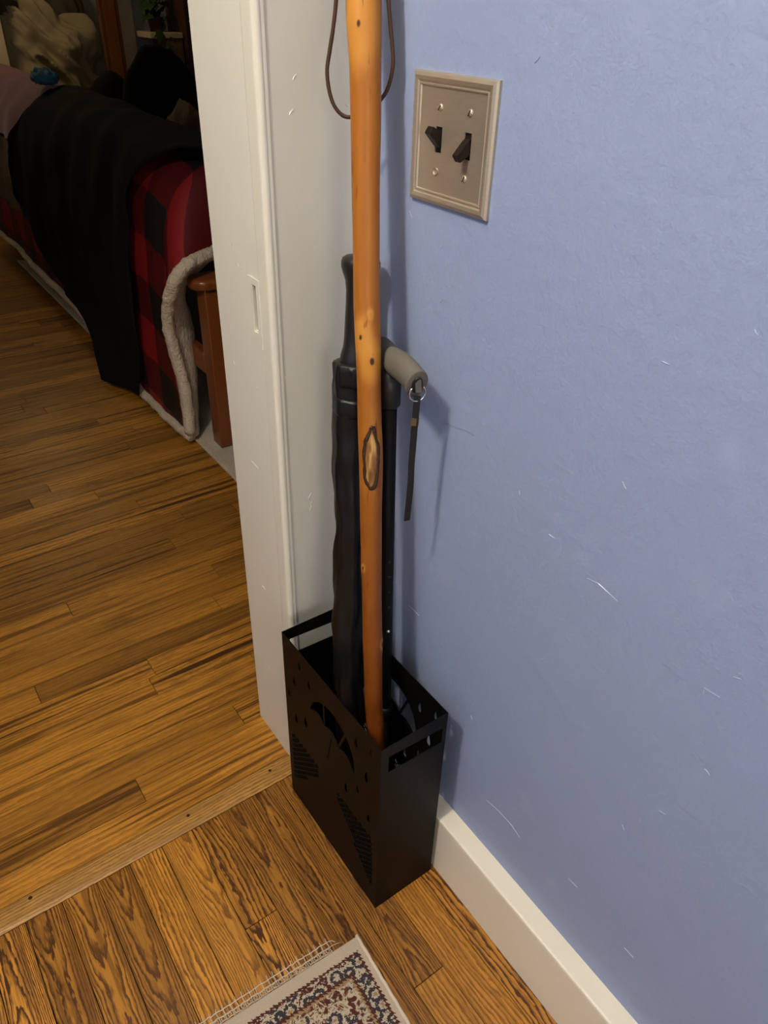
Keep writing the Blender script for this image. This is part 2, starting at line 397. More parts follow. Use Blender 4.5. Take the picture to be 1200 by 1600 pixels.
for L in ([(.069, .662), (.058, .6615), (.046, .660)], [(.068, .408), (.057, .407)], [(.024, .9625), (.012, .9605)]):
    sliver('paint_scratch', [(X, y, z) for y, z in L], 0.0007, (-1, 0, 0), M['chip'], jamb)

# ------------------------------------------------------------------ floors: every plank is a piece
def plank_mesh(L, W):
    bm = bmesh.new(); h = 0.012; e = 0.0008
    g = 0.0006
    lo = [(-L / 2 + g, -W / 2 + g), (L / 2 - g, -W / 2 + g), (L / 2 - g, W / 2 - g), (-L / 2 + g, W / 2 - g)]
    hi = [(-L / 2 + e, -W / 2 + e), (L / 2 - e, -W / 2 + e), (L / 2 - e, W / 2 - e), (-L / 2 + e, W / 2 - e)]
    a = [bm.verts.new((x, y, -h)) for x, y in lo]; b = [bm.verts.new((x, y, -0.0004)) for x, y in lo]; c = [bm.verts.new((x, y, 0)) for x, y in hi]
    for i in range(4):
        j = (i + 1) % 4
        bm.faces.new((a[i], a[j], b[j], b[i])); bm.faces.new((b[i], b[j], c[j], c[i]))
    bm.faces.new(c)
    return to_mesh(bm)
floor = st(box('floor', (-2.0, -5.7, -0.06), (0.05, 0.0, -0.011), M['gap']))
rnd = random.Random(11)
W = 0.0579
def plank_row(parent, mat, vert, c, a0, a1, cuts, z=0.0):
    cs = [a0] + sorted(x for x in cuts if a0 + .08 < x < a1 - .08) + [a1]
    for p, q in zip(cs, cs[1:]):
        o = link('plank', plank_mesh(q - p, W), mat, parent)
        if vert: o.location = (c, (p + q) / 2, z); o.rotation_euler = (0, 0, math.pi / 2)
        else: o.location = ((p + q) / 2, c, z)
        o.location.z += rnd.uniform(-0.0003, 0.0003)
fixed = {1: [-0.473], 4: [-0.245]}
for i in range(26):
    xc = -0.063 - W * (i + 0.5)
    if i < 11: cuts = fixed.get(i, []) + [rnd.uniform(-1.4, -0.95), rnd.uniform(-2.2, -1.8)]
    else: cuts = [rnd.uniform(-0.7, -0.5), rnd.uniform(-1.7, -1.2)]
    plank_row(floor, M['oak'], True, xc, -2.6, -0.030, cuts)
plank_row(floor, M['oak'], True, -0.063 + W / 2, -2.6, -0.0262, [-1.1, -1.9])
for i in range(26, 33):
    plank_row(floor, M['oak'], True, -0.063 - W * (i + 0.5), -2.6, -0.0, [rnd.uniform(-1.6, -0.8)])

bm = bmesh.new()
for i in range(33): box_bm(bm, (-0.063 - W * (i + 1) + .001, -5.58, -.012), (-0.063 - W * i - .001, -2.602, 0.0))
ro = link('rear_planks', to_mesh(bm), M['oak'], floor); ro['kind'] = 'stuff'
floor2 = st(box('floor', (-1.5, 0.0, -0.06), (2.5, 5.2, -0.011), M['gap']))
W = 0.0585
cutsF = {2: [-0.1635, 0.5], 5: [-0.283, 0.35], 8: [-0.05], 10: [0.0, -0.55], 11: [-0.36, 0.25], 13: [-0.048, -0.62], 19: [-0.143]}
nrow = 0
y = 0.0145 + W / 2
rest = bmesh.new()
while y < 4.48:
    if y < 2.9:
        cuts = cutsF.get(nrow) or [rnd.uniform(-0.75, 0.35), rnd.uniform(0.6, 1.3)]
        plank_row(floor2, M['oak_far'], False, y, -1.35 if nrow > 1 else -1.06, 1.9, cuts + [rnd.uniform(-1.1, -0.9)])
    else:
        cx_ = rnd.uniform(-.5, .2)
        for p, q in ((-1.35, cx_), (cx_ + .001, 1.9)):
            box_bm(rest, (p, y - W / 2 + .001, -.012), (q, y + W / 2 - .001, 0.0))
    y += W; nrow += 1
ro = link('far_planks', to_mesh(rest), M['oak_far'], floor2); ro['kind'] = 'stuff'

# threshold strip, its front eased down to the hall floor
th = prism_y('trim_7', [(-0.0300, 0.0), (-0.0300, 0.0010), (-0.022, 0.0034), (-0.002, 0.0042), (0.0105, 0.0034), (0.0140, 0.0008), (0.0140, 0.0)], 0, 1, M['oak_strip'])
bpy.data.meshes[th.data.name].transform(Matrix(((0, 0.936, 0, -0.468), (1, 0, 0, 0), (0, 0, 1, 0), (0, 0, 0, 1))))
th.location = (-0.594, 0, 0)
st(th)
for x, y_ in [(-.347, -.002), (-.176, -.001), (-.625, .004), (-.79, 0.0)]:
    bm = bmesh.new()
    bmesh.ops.create_cone(bm, cap_ends=True, segments=14, radius1=0.0036, radius2=0.0026, depth=0.0012)
    o = link('screw', to_mesh(bm), M['screw'], th); o.location = (x + 0.594, y_, 0.0043)

# ------------------------------------------------------------------ switch plate on the blue wall
y0, y1, z0, z1 = -0.1465, -0.2735, 1.0766, 1.2006
plate = empty('switch_plate', (0, (y0 + y1) / 2, (z0 + z1) / 2), 'brushed nickel double light switch plate on the blue wall', 'light switch')
OFF = (0, (y0 + y1) / 2, (z0 + z1) / 2)
prof = [(0.0, 0.0), (0.0, 0.0035), (0.0016, 0.0058), (0.0045, 0.0072), (0.0082, 0.0066), (0.0096, 0.0052), (0.0104, 0.0052), (0.0112, 0.0060), (0.0124, 0.0058), (0.0132, 0.0044)]
bm = bmesh.new(); rings = []
for ins, d in prof:
    rings.append([bm.verts.new((-d, a, b)) for a, b in ((y0 - ins, z0 + ins), (y1 + ins, z0 + ins), (y1 + ins, z1 - ins), (y0 - ins, z1 - ins))])
for a, b in zip(rings, rings[1:]):
    for i in range(4): bm.faces.new((a[i], a[(i + 1) % 4], b[(i + 1) % 4], b[i]))
link('raised_border', to_mesh(bm, False, OFF), M['nickel'], plate)
bm = bmesh.new(); ins = 0.0132
slots = [(-0.1860, -0.1962), (-0.2318, -0.2420)]
def pf(u, v, d): return Vector((-0.0044 + d, u, v))
holes = [[(b, 1.1280), (a, 1.1280), (a, 1.1525), (b, 1.1525)] for a, b in slots]
plate_bm(bm, [(y1 + ins, z0 + ins), (y0 - ins, z0 + ins), (y0 - ins, z1 - ins), (y1 + ins, z1 - ins)], holes, 0.0012, pf)
link('face', to_mesh(bm, False, OFF), M['nickel'], plate)
for k, (a, b) in enumerate(slots):
    ym = (a + b) / 2
    o = box('slot_back', (-0.0018, b - 0.0005, 1.1275), (-0.0008, a + 0.0005, 1.1530), M['slot'], plate, off=OFF)
    # toggle: a hinge drum in the slot with a tapering lever, first one up, second one down
    s = 1 if k == 0 else -1
    bm = bmesh.new()
    r = bmesh.ops.create_cone(bm, cap_ends=True, segments=14, radius1=0.0078, radius2=0.0078, depth=0.0084)
    bmesh.ops.rotate(bm, verts=r['verts'], matrix=Matrix.Rotation(math.pi / 2, 3, 'X'))
    bmesh.ops.translate(bm, verts=r['verts'], vec=(-0.0015, ym, 1.1402))
    d = Vector((-0.80, 0, 0.60 * s)).normalized(); u = Vector((0.60 * s, 0, 0.80)).normalized()
    c = Vector((-0.004, ym, 1.1402))
    q = []
    for L, h, wd in ((0.0, 0.0062, 0.0043), (0.0165, 0.0040, 0.0040), (0.0178, 0.0033, 0.0034)):
        q.append([bm.verts.new(c + d * L + u * (sv * h) + Vector((0, sy * wd, 0))) for sv, sy in ((1, 1), (1, -1), (-1, -1), (-1, 1))])
    for A, B in zip(q, q[1:]):
        for i in range(4): bm.faces.new((A[i], A[(i + 1) % 4], B[(i + 1) % 4], B[i]))
    bm.faces.new(q[0]); bm.faces.new(q[-1])
    o = link('toggle', to_mesh(bm, False, OFF), M['toggle'], plate)
    o['label'] = 'brown toggle flipped up' if s > 0 else 'brown toggle flipped down'
for k, (yy, zz) in enumerate([(-.1915, 1.1700), (-.2375, 1.1700), (-.1900, 1.1100), (-.2365, 1.1100)]):
    bm = bmesh.new()
    if k == 2:                                        # the lower left screw is missing: an open countersink
        tube_bm(bm, [(-0.0058, 0, 0), (-0.0046, 0, 0), (-0.0040, 0, 0)], [0.0036, 0.0036, 0.0034], 14, caps=False)
        tube_bm(bm, [(-0.0058, 0, 0), (-0.0047, 0, 0), (-0.0046, 0, 0)], [0.0036, 0.0022, 0.0001], 14, caps=False)
        o = link('screw_hole', to_mesh(bm, True), M['nickel'], plate, (0, yy - OFF[1], zz - OFF[2])); continue
    r = bmesh.ops.create_uvsphere(bm, u_segments=14, v_segments=8, radius=0.0036)
    for v in bm.verts: v.co.x = v.co.x * 0.55 - 0.0044
    o = link('screw', to_mesh(bm, True), M['nickel'], plate, (0, yy - OFF[1], zz - OFF[2]))
    box('screw_slot', (-0.0066, -0.0004, -0.0030), (-0.0058, 0.0004, 0.0030), M['slot'], o).rotation_euler = (rnd.uniform(0.2, 0.7), 0, 0)

# ------------------------------------------------------------------ umbrella stand of thin black sheet with cut-outs
sx0, sx1, sy0, sy1, SH = -0.1578, -0.0396, -0.3375, -0.0584, 0.4156
OFF = ((sx0 + sx1) / 2, (sy0 + sy1) / 2, 0)
stand = empty('umbrella_stand', OFF, 'tall rectangular black metal umbrella stand with cut-out umbrella and raindrops', 'umbrella stand')
TH = 0.0012
def drop(u, v, s):
    return [(u + s * 0.42 * math.sin(t) * (0.5 - 0.5 * math.cos(t)) ** 0.6 * 1.15, v + s * math.cos(t)) for t in [2 * math.pi * (i + 0.5) / 12 for i in range(12)]]
def lens(A, B, bowA, n=7):
    pass
# the cut-outs as seen on the panel, u along its length from the far end (m), v up
def panel_holes():
    H = []
    for u, v, s in [(.033, .331, .0105), (.083, .366, .0105), (.053, .382, .0105), (.033, .238, .0115), (.066, .262, .0135), (.217, .368, .0115),
                    (.189, .228, .0115), (.244, .318, .0125), (.222, .262, .0095), (.254, .385, .0095), (.012, .285, .009), (.252, .225, .0105)]:
        H.append([(a, b) for a, b in drop(u, v, s)])
    # umbrella canopy: outer arc from left tip over the top to right tip, scalloped underside, three gores
    def outer(t):                                     # t 0..1 : tip to tip
        a = math.pi * (1 - t)
        return (0.148 + 0.0640 * math.cos(a) + 0.010 * math.sin(a), 0.296 + 0.0660 * math.sin(a) + 0.024 * (0.5 - t) + 0.004)
    def under(t):
        b = outer(0); e = outer(1)
        s = math.sin(math.pi * ((t * 3) % 1.0)) * 0.010
        return (b[0] + (e[0] - b[0]) * t, b[1] + (e[1] - b[1]) * t + 0.0100 * math.sin(math.pi * t) + s)
    ribs = [0.0, 0.34, 0.66, 1.0]
    for a, b in zip(ribs, ribs[1:]):
        lo = a + (0.012 if a > 0 else 0.0); hi = b - (0.012 if b < 1 else 0.0)
        top = [outer(lo + (hi - lo) * i / 8) for i in range(9)]
        aa, bb_ = (a + 0.014 if a > 0 else a + 0.03), (b - 0.014 if b < 1 else b - 0.03)
        bot = [under(aa + (bb_ - aa) * i / 7) for i in range(8)]
        H.append(top + bot[::-1])
    hx = 0.148; hz = 0.305                            # handle: thin shaft with a hooked end
    H.append([(hx - .0012, hz), (hx + .0012, hz), (hx - .011, hz - .062), (hx - .0145, hz - .066), (hx - .019, hz - .063), (hx - .0175, hz - .060), (hx - .0145, hz - .0625), (hx - .0125, hz - .060)][::-1])
    # two lattices of slanted diamonds, each a triangle standing on its outer column
    p = .0128
    for mir in (False, True):
        for r in range(24):
            for c in range(8):
                u = .0165 + c * p + (r % 2) * p / 2; v = .046 + r * p / 2
                if v > .186 or v < .050 + (u - .018) / .085 * .105 or u > (.114 if mir else .104): continue
                q_ = p / 2 - .0011
                uu = Lu - u if mir else u
                H.append([(uu, v - q_), (uu + q_, v), (uu, v + q_), (uu - q_, v)])
    return H
Lu = sy1 - sy0
holes = panel_holes()
for name, xx, d, lab in (('long_panel', sx0, TH, None), ('long_panel', sx1, -TH, None)):
    bm = bmesh.new()
    plate_bm(bm, [(0, 0), (Lu, 0), (Lu, SH), (0, SH)], holes, d, lambda u, v, t: Vector((xx + t, sy1 - u, v)))
    link(name, to_mesh(bm, False, OFF), M['black_metal'], stand)
for yy, d in ((sy0, TH), (sy1, -TH)):
    bm = bmesh.new()
    a, b = 0.0135, (sx1 - sx0) - 0.0075
    sl = [(a, .358), (b, .3545), (b, .3870), (a, .3930)]
    e = 0.0000
    plate_bm(bm, [(TH, 0), (sx1 - sx0 - TH, 0), (sx1 - sx0 - TH, SH), (TH, SH)], [sl], d, lambda u, v, t: Vector((sx0 + u, yy + t, v)))
    link('end_panel', to_mesh(bm, False, OFF), M['black_metal'], stand)
box('tray', (sx0 + TH, sy0 + TH, 0.0005), (sx1 - TH, sy1 - TH, 0.0025), M['black_metal'], stand, off=OFF)

# ------------------------------------------------------------------ walking stick
SP = [(-0.125, -0.302, 0.006, .0125), (-0.113, -0.274, 0.19, .0128), (-0.105, -0.251, 0.32, .0130), (-0.101, -0.238, 0.385, .0136), (-0.098, -0.231, 0.426, .0137), (-0.094, -0.221, 0.495, .0141),
      (-0.088, -0.208, 0.581, .0139), (-0.084, -0.199, 0.641, .0144), (-0.081, -0.192, 0.70, .0146), (-0.076, -0.183, 0.772, .0156), (-0.073, -0.174, 0.822, .0149),
      (-0.070, -0.167, 0.871, .0147), (-0.067, -0.160, 0.918, .0155), (-0.064, -0.151, 0.961, .0156), (-0.060, -0.143, 1.018, .0152), (-0.056, -0.134, 1.084, .0157),
      (-0.052, -0.127, 1.146, .0161), (-0.049, -0.120, 1.203, .0166), (-0.046, -0.112, 1.25, .0180), (-0.043, -0.106, 1.31, .0178), (-0.038, -0.097, 1.42, .0180)]
SB = Vector(SP[0][:3])
cen = catmull([s[:3] for s in SP], 5); rr = [v.x for v in catmull([(s[3], 0, 0) for s in SP], 5)]
def stick_at(z):
    for i in range(len(cen) - 1):
        if cen[i].z <= z <= cen[i + 1].z:
            f = (z - cen[i].z) / (cen[i + 1].z - cen[i].z); return cen[i].lerp(cen[i + 1], f), rr[i] * (1 - f) + rr[i + 1] * f
view = Vector((cam.location.x, cam.location.y, 0))
def on_stick(z, side, out=0.0):
    """point on the stick's surface; side -1..1 across its camera-facing half"""
    c, r = stick_at(z); d = Vector((view.x - c.x, view.y - c.y, 0)).normalized(); s = Vector((-d.y, d.x, 0))
    th = math.asin(max(-1, min(1, side)))
    return c + (d * math.cos(th) + s * math.sin(th)) * (r + out)
KNOTS = []
for z, sd, ks, ke in [(1.238, -0.28, .030, .0030), (0.932, -0.50, .020, .0030), (0.905, 0.25, .021, .0036), (0.62, -0.75, .006, .0026), (0.492, 0.95, .008, .0042), (0.958, 0.25, .006, .0020)]:
    KNOTS.append((tuple(on_stick(z, sd) - SB), ks, ke))
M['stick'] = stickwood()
stick = empty('walking_stick', SB, 'knobbly varnished wooden walking stick with a leather wrist loop, in the black stand', 'walking stick')
def srad(i, th):
    z = cen[i].z; r = rr[i]
    r *= 1 + 0.035 * noise.noise(Vector((math.cos(th) * 1.3, math.sin(th) * 1.3, z * 14)))
    p = cen[i]
    for kp, ks, ke in KNOTS:
        dz = (p.z - SB.z - kp[2]) / 0.014
        if abs(dz) < 2.5:
            dirv = Vector((kp[0] + SB.x - p.x, kp[1] + SB.y - p.y, 0))
            a = math.atan2(dirv.y, dirv.x)
            r += 0.0016 * math.exp(-dz * dz) * max(0, math.cos(th - a)) ** 4
    return r
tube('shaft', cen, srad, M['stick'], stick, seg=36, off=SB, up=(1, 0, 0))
# the open knot: a bark-rimmed lens of pale heartwood set into the shaft
kc = 0.783; kn = []
for t in range(37):
    a = 2 * math.pi * t / 36
    kn.append((0.06 + 0.66 * math.sin(a) * (0.86 - 0.16 * math.cos(a) + 0.06 * math.cos(5 * a)) + 0.10 * math.cos(a), kc + 0.040 * math.cos(a) + 0.003 * math.sin(4 * a)))
tube('knot_rim', [on_stick(z, s, -0.0006) for s, z in kn], lambda i, th: 0.0026 + 0.0022 * noise.noise(Vector((i * 0.75, th * .5, 3))), M['knot_dark'], stick, seg=8, off=SB, caps=False)
bm = bmesh.new(); rows = []
for r_ in range(13):
    f = -1 + 2 * r_ / 12; half = 0.60 * math.sqrt(max(0, 1 - f * f)) + 0.01
    rows.append([bm.verts.new(on_stick(kc + 0.039 * f, 0.06 + 0.10 * f + half * q / 4, 0.0009 - 0.0004 * abs(q) / 4 + 0.0004 * noise.noise(Vector((q * 3, f * 2, 0))))) for q in range(-4, 5)])
for a, b in zip(rows, rows[1:]):
    for i in range(8): bm.faces.new((a[i], a[i + 1], b[i + 1], b[i]))
hw = NT('knot_wood'); v = hw.coord(); st_ = hw.noise(hw.mapping(v, (170, 170, 3)), 1.0, 3.0)
hm = hw.out(hw.ramp(st_, [(0.34, (0.06, 0.022, 0.006)), (0.50, (0.24, 0.11, 0.025)), (0.66, (0.56, 0.33, 0.10))]), 0.4)
link('knot_heart', to_mesh(bm, True, SB), hm, stick)['label'] = 'pale split heartwood of the open knot'
cord = [(-.0570, -.0960, 1.33), (-.0660, -.0945, 1.29), (-.0664, -.0928, 1.2566), (-.0686, -.0911, 1.2352), (-.0720, -.0886, 1.2131), (-.0743, -.0869, 1.1960), (-.0729, -.0879, 1.1786), (-.0687, -.0911, 1.1639), (-.0616, -.0963, 1.1550),
        (-.0539, -.1020, 1.1535), (-.0412, -.1090, 1.1558), (-.0303, -.1170, 1.1671), (-.0235, -.1244, 1.1804), (-.0197, -.1272, 1.1979), (-.0195, -.1273, 1.2121), (-.0223, -.1253, 1.2368), (-.0244, -.1238, 1.2580), (-.026, -.118, 1.30), (-.035, -.108, 1.34)]
cp = catmull(cord, 4)
tube('leather_loop', cp, lambda i, th: 0.0021 + 0.0003 * noise.noise(Vector((i * 0.8, th, 0))), M['leather'], stick, seg=8, off=SB)['label'] = 'dark brown leather wrist loop'

# ------------------------------------------------------------------ umbrella
UP = [(-.118, -.215, .012), (-.110, -.190, .20), (-.094, -.157, .442), (-.070, -.132, .662), (-.060, -.115, .759), (-.052, -.110, .845), (-.046, -.104, .90), (-.0365, -.0965, .985)]
UB = Vector(UP[0])
umb = empty('umbrella', UB, 'furled black umbrella with a straight rubber handle, in the stand behind the stick', 'umbrella')
uc = catmull(UP, 14)
def uat(z):
    for i in range(len(uc) - 1):
        if uc[i].z <= z <= uc[i + 1].z:
            return uc[i].lerp(uc[i + 1], (z - uc[i].z) / (uc[i + 1].z - uc[i].z))
    return uc[-1] + (uc[-1] - uc[-8]).normalized() * (z - uc[-1].z)
def lathe(name, zr, mat, parent, seg=24, rf=None, off=UB):
    pts = [uat(z) for z, r in zr]; rs = [r for z, r in zr]
    return tube(name, pts, (lambda i, th: rf(zr[i][0], rs[i], th)) if rf else rs, mat, parent, seg=seg, off=off, up=(1, 0, 0))
lathe('handle', [(.862, .012), (.866, .0205), (.874, .0215), (.882, .0205), (.893, .0175), (.905, .0166), (.925, .0164), (.945, .0163), (.962, .0166), (.975, .0185), (.984, .0222), (.990, .0240), (.996, .0240), (1.000, .0225), (1.0025, .0185), (1.003, .001)], M['rubber'], umb, 28)
fz = [(.02 + .0152 * i) for i in range(57)]
def fabric_r(z, r, th):
    top = max(0.0, min(1.0, (z - .80) / .06))
    q = r * (1 + 0.05 * math.sin(8 * th + 9 * z) * (0.4 + top)) + 0.0038 * noise.noise(Vector((math.cos(th) * 2.2 + z * 4, math.sin(th) * 2.2, z * 18)))
    return q + 0.0016 * math.sin(z * 105 + 2.2 * math.sin(th)) * (0.5 + 0.5 * top)
def base_r(z): return .006 + .0165 * min(1, z / .22) + (.0045 * min(1, max(0, (z - .3) / .5)))
lathe('furled_canopy', [(z, base_r(z)) for z in fz if z < .862] + [(.866, .0275), (.872, .0285)], M['nylon'], umb, 40, fabric_r)
lathe('canopy_frill', [(.846, .0272), (.852, .0282), (.862, .0290), (.872, .0296), (.8735, .0285)], M['nylon'], umb, 40, lambda z, r, th: r * (1 + 0.045 * math.sin(8 * th)) + 0.0012 * math.sin(19 * th))
lathe('closing_band', [(.806, .0272), (.810, .0284), (.826, .0284), (.830, .0272)], M['nylon'], umb, 40, lambda z, r, th: r * (1 + 0.03 * math.sin(8 * th)))
lathe('ferrule', [(.012, .004), (.03, .005), (.06, .006)], M['rubber'], umb, 12)

# ------------------------------------------------------------------ adjustable walking cane with a grey grip
CB = Vector((-.0668, -.227, .003))
cane = empty('walking_cane', CB, 'black adjustable walking cane with a grey grip and wrist strap, against the blue wall', 'walking cane')
def cat(z):
    f = (z - .452) / (.845 - .452); return Vector((-.0520, -.196, .452)).lerp(Vector((-.0385, -.166, .845)), f)
tube('shaft', [cat(z) for z in (.30, .46, .62, .875)], .0108, M['black_shaft'], cane, 20, off=CB)
tube('lower_shaft', [cat(z) for z in (.012, .15, .36)], .0094, M['black_shaft'], cane, 20, off=CB)
tube('rubber_foot', [cat(.0035), cat(.012), cat(.05), cat(.055)], [.0165, .0170, .0135, .010], M['rubber'], cane, 18, off=CB)
tube('lock_ring', [cat(z) for z in (.292, .295, .315, .318)], [.0105, .0125, .0125, .0105], M['rubber'], cane, 18, off=CB)
vd = (Vector(cam.location) - cat(.5)); vd.z = 0; vd.normalize(); vs = Vector((-vd.y, vd.x, 0))
for i, z in enumerate([.602, .576, .549, .522]):
    p = cat(z) + (vd * 0.85 + vs * 0.4).normalized() * .0102
    tube('adjustment_hole', [p, p + vd * .0010], .0026, M['slot'], cane, 12, off=CB)
p = cat(.477) + (vd * 0.85 + vs * 0.42).normalized() * .0100
bm = bmesh.new(); bmesh.ops.create_uvsphere(bm, u_segments=12, v_segments=8, radius=.0032); bmesh.ops.translate(bm, verts=bm.verts, vec=p)
link('lock_button', to_mesh(bm, True, CB), M['steel'], cane)['label'] = 'shiny steel lock button'
tube('collar', [cat(.832), cat(.836), cat(.86), cat(.885)], [.0120, .0150, .0155, .0130], M['rubber'], cane, 20, off=CB)
hp = catmull([(-.0335, -.128, .8965), (-.0345, -.143, .901), (-.0370, -.160, .8995), (-.0400, -.172, .8955)], 5)
tube('grip_neck', hp, [.006 + .0095 * min(1, i / 5) for i in range(len(hp))], M['grip_dark'], cane, 20, off=CB, up=(0, 0, 1), squash=.8)
gp = catmull([(-.0385, -.166, .8965), (-.0420, -.182, .8990), (-.0465, -.202, .9015), (-.0510, -.221, .9010), (-.0545, -.2365, .8985), (-.0560, -.2425, .8970)], 5)
def grr(i, th):
    f = i / (len(gp) - 1)
    r = .0165 + .0035 * f + .0012 * math.sin(f * 6) * (1 if math.cos(th) < 0 else .2)
    if i < 3: r *= (.80, .93, .98)[i]
    if i >= len(gp) - 2: r *= (.97, .88)[i - len(gp) + 2]
    return r
tube('grip', gp, grr, M['grip'], cane, 26, off=CB, up=(0, 0, 1), squash=.72)['label'] = 'grey foam hand grip'
tip = gp[-1]; td = (gp[-1] - gp[-4]).normalized()
tube('end_socket', [tip - td * .001, tip + td * .0014, tip + td * .0018], [.0115, .0115, .0100], M['rubber'], cane, 18, off=CB, up=(0, 0, 1), squash=.6)
rc = tip + td * .0030 + Vector((0, 0, -.0085)); rp = []
side = td.cross(Vector((0, 0, 1))).normalized()
for i in range(20):
    a = 0.75 + (2 * math.pi - 1.5) * i / 19 + math.pi / 2
    rp.append(rc + side * (math.cos(a) * .0100) + Vector((0, 0, 1)) * (math.sin(a) * .0100))
tube('strap_ring', rp, .0011, M['steel'], cane, 8, off=CB)['label'] = 'bright metal split ring'
def ribbon(name, pts, wdt, mat, parent, thick=.0009, twist=0.0):
    bm = bmesh.new(); P = catmull(pts, 5); R = []
    for i, p in enumerate(P):
        a = 0.55 + twist * math.sin(i / len(P) * 5)
        s = Vector((math.cos(a) * .8, -math.sin(a), 0)).normalized() * (wdt / 2); n = s.cross(Vector((0, 0, 1))).normalized() * thick
        R.append([bm.verts.new(p + s + n), bm.verts.new(p - s + n), bm.verts.new(p - s - n), bm.verts.new(p + s - n)])
    for a, b in zip(R, R[1:]):
        for i in range(4): bm.faces.new((a[i], a[(i + 1) % 4], b[(i + 1) % 4], b[i]))
    bm.faces.new(R[0]); bm.faces.new(R[-1])
    return link(name, to_mesh(bm, False, CB), mat, parent)
sx = -.0565
ribbon('strap_loop', [rc + Vector((0, 0, .017)), rc + Vector((0, -.001, .009)), rc + Vector((0, -.002, .002))], .0070, M['grip_dark'], cane)
ribbon('wrist_strap', [(sx, -.2455, .884), (sx, -.2445, .868), (sx, -.2435, .850), (sx, -.2425, .820), (sx, -.2415, .790), (sx, -.2420, .765), (sx, -.2405, .735), (sx, -.2385, .704)], .0078, M['webbing'], cane, twist=.35)
ribbon('strap_clip', [(sx, -.2437, .855), (sx, -.2435, .851), (sx, -.2433, .845)], .0092, M['brass_clip'], cane, thick=.0016)['label'] = 'dull metal strap clip'

# ------------------------------------------------------------------ hall rug with a netted fringe
def rugmat():
    k = NT('woven_rug'); v = k.coord()
    s = k.t.nodes.new('ShaderNodeSeparateXYZ'); k.t.links.new(v, s.inputs[0])
    u = k.math('MULTIPLY', s.outputs[0], -1.0); t = k.math('MULTIPLY', s.outputs[1], -1.0)
    zig = k.math('MULTIPLY', k.math('PINGPONG', k.math('MULTIPLY', k.math('ADD', u, t), 1.0), 0.0035), 0.9)
    jit = k.math('MULTIPLY', k.math('SUBTRACT', k.noise(v, 260.0, 2.0), 0.5), 0.006)
    tt = k.math('SUBTRACT', t, 0.009)                       # the far end has a wider plain selvedge
    e = k.math('ADD', k.math('MINIMUM', u, tt), k.math('ADD', zig, jit))
    cream = (0.53, 0.45, 0.335, 1); maroon = (0.070, 0.014, 0.012, 1); navy = (0.026, 0.027, 0.042, 1); tan = (0.34, 0.22, 0.11, 1)
    vor = k.t.nodes.new('ShaderNodeTexVoronoi'); k.t.links.new(v, vor.inputs['Vector']); vor.inputs['Scale'].default_value = 42.0; vor.inputs['Randomness'].default_value = 0.55
    d = k.math('ADD', vor.outputs['Distance'], k.math('MULTIPLY', k.math('SUBTRACT', k.noise(v, 330.0, 3.0), 0.5), 0.55))
    flower = k.ramp(d, [(0.0, tan), (0.14, cream), (0.26, navy), (0.42, (0.03, 0.025, 0.03, 1)), (0.47, cream), (0.60, cream), (0.64, maroon), (0.80, maroon), (0.85, cream), (1.0, cream)])
    flower.node.color_ramp.interpolation = 'CONSTANT'
    bl = k.noise(k.mapping(v, (1, 1, 1), (3, 5, 0)), 46.0, 5.0, 0.62, 0.9)
    field = k.ramp(bl, [(0.0, maroon), (0.43, maroon), (0.455, tan), (0.475, cream), (0.535, cream), (0.55, (0.20, 0.09, 0.05, 1)), (0.60, maroon), (0.70, navy)])
    field.node.color_ramp.interpolation = 'CONSTANT'
    fl2 = k.mix(k.step(k.noise(v, 30.0, 2.0), 0.50, 0.54), field, flower)
    c = k.mix(k.step(e, 0.0125, 0.0135), cream, maroon)
    c = k.mix(k.step(e, 0.0165, 0.0175), c, flower)
    c = k.mix(k.step(e, 0.036, 0.037), c, maroon)
    c = k.mix(k.step(e, 0.0405, 0.0415), c, tan)
    c = k.mix(k.step(e, 0.044, 0.045), c, fl2)
    wv = k.noise(k.mapping(v, (700, 350, 1)), 1.0, 2.0)
    c = k.mix(k.math('MULTIPLY', wv, 0.35), c, (0.10, 0.075, 0.05, 1))
    k.bump(wv, 0.5, 0.001)
    return k.out(c, 0.9, 0, 0.1, sheen=0.1)
M['rug'] = rugmat(); M['fringe'] = plain('cream_fringe_yarn', (0.60, 0.52, 0.40, 1), 0.9, vary=0.15)
rug = empty('rug', (-0.209, -0.359, 0.0), 'cream and burgundy patterned rug with a netted fringe on the hall floor', 'rug', rotz=math.radians(-2.4))
bm = bmesh.new(); box_bm(bm, (-0.62, -0.95, 0.0006), (0.0, 0.0, 0.0062), 0.002, 2)
link('woven_field', to_mesh(bm), M['rug'], rug)
tube('bound_edge', [(-0.0005, 0.001 - i * .0095 , .0048) for i in range(101)], lambda i, th: .0031 + .0006 * math.sin(i * 2.2 + th), M['fringe'], rug, 8)
bm = bmesh.new(); fr = random.Random(3)
cells = 46; cw = .0105; xs = -.046
def yarn(P, r=.00075): tube_bm(bm, P, r, 5)
wob = lambda a: a + fr.uniform(-.0009, .0009)
for i in range(cells + 1):
    x = xs - i * cw
    yarn([(x, -.001, .0045), (wob(x), .006, .002), (wob(x), .011, .0016), (wob(x - .0005), .0195, .0016), (wob(x), .0235 + fr.uniform(0, .004), .0014)])
for yy, r in ((.0025, .0008), (.0098, .0009), (.0185, .0009)):
    yarn([(xs + .002 - j * cw / 2, wob(yy), .0021 + .0004 * (j % 2)) for j in range(cells * 2 + 3)], r)
for i in range(cells):
    x = xs - (i + .5) * cw
    yarn([(x + .0028 * math.cos(a), .0062 + .0028 * math.sin(a), .0022) for a in [2 * math.pi * q / 8 for q in range(9)]], .0006)
yarn([(xs + .002, .0185, .002), (xs + .008, .017, .0018), (xs + .012, .012, .0016)], .0006)
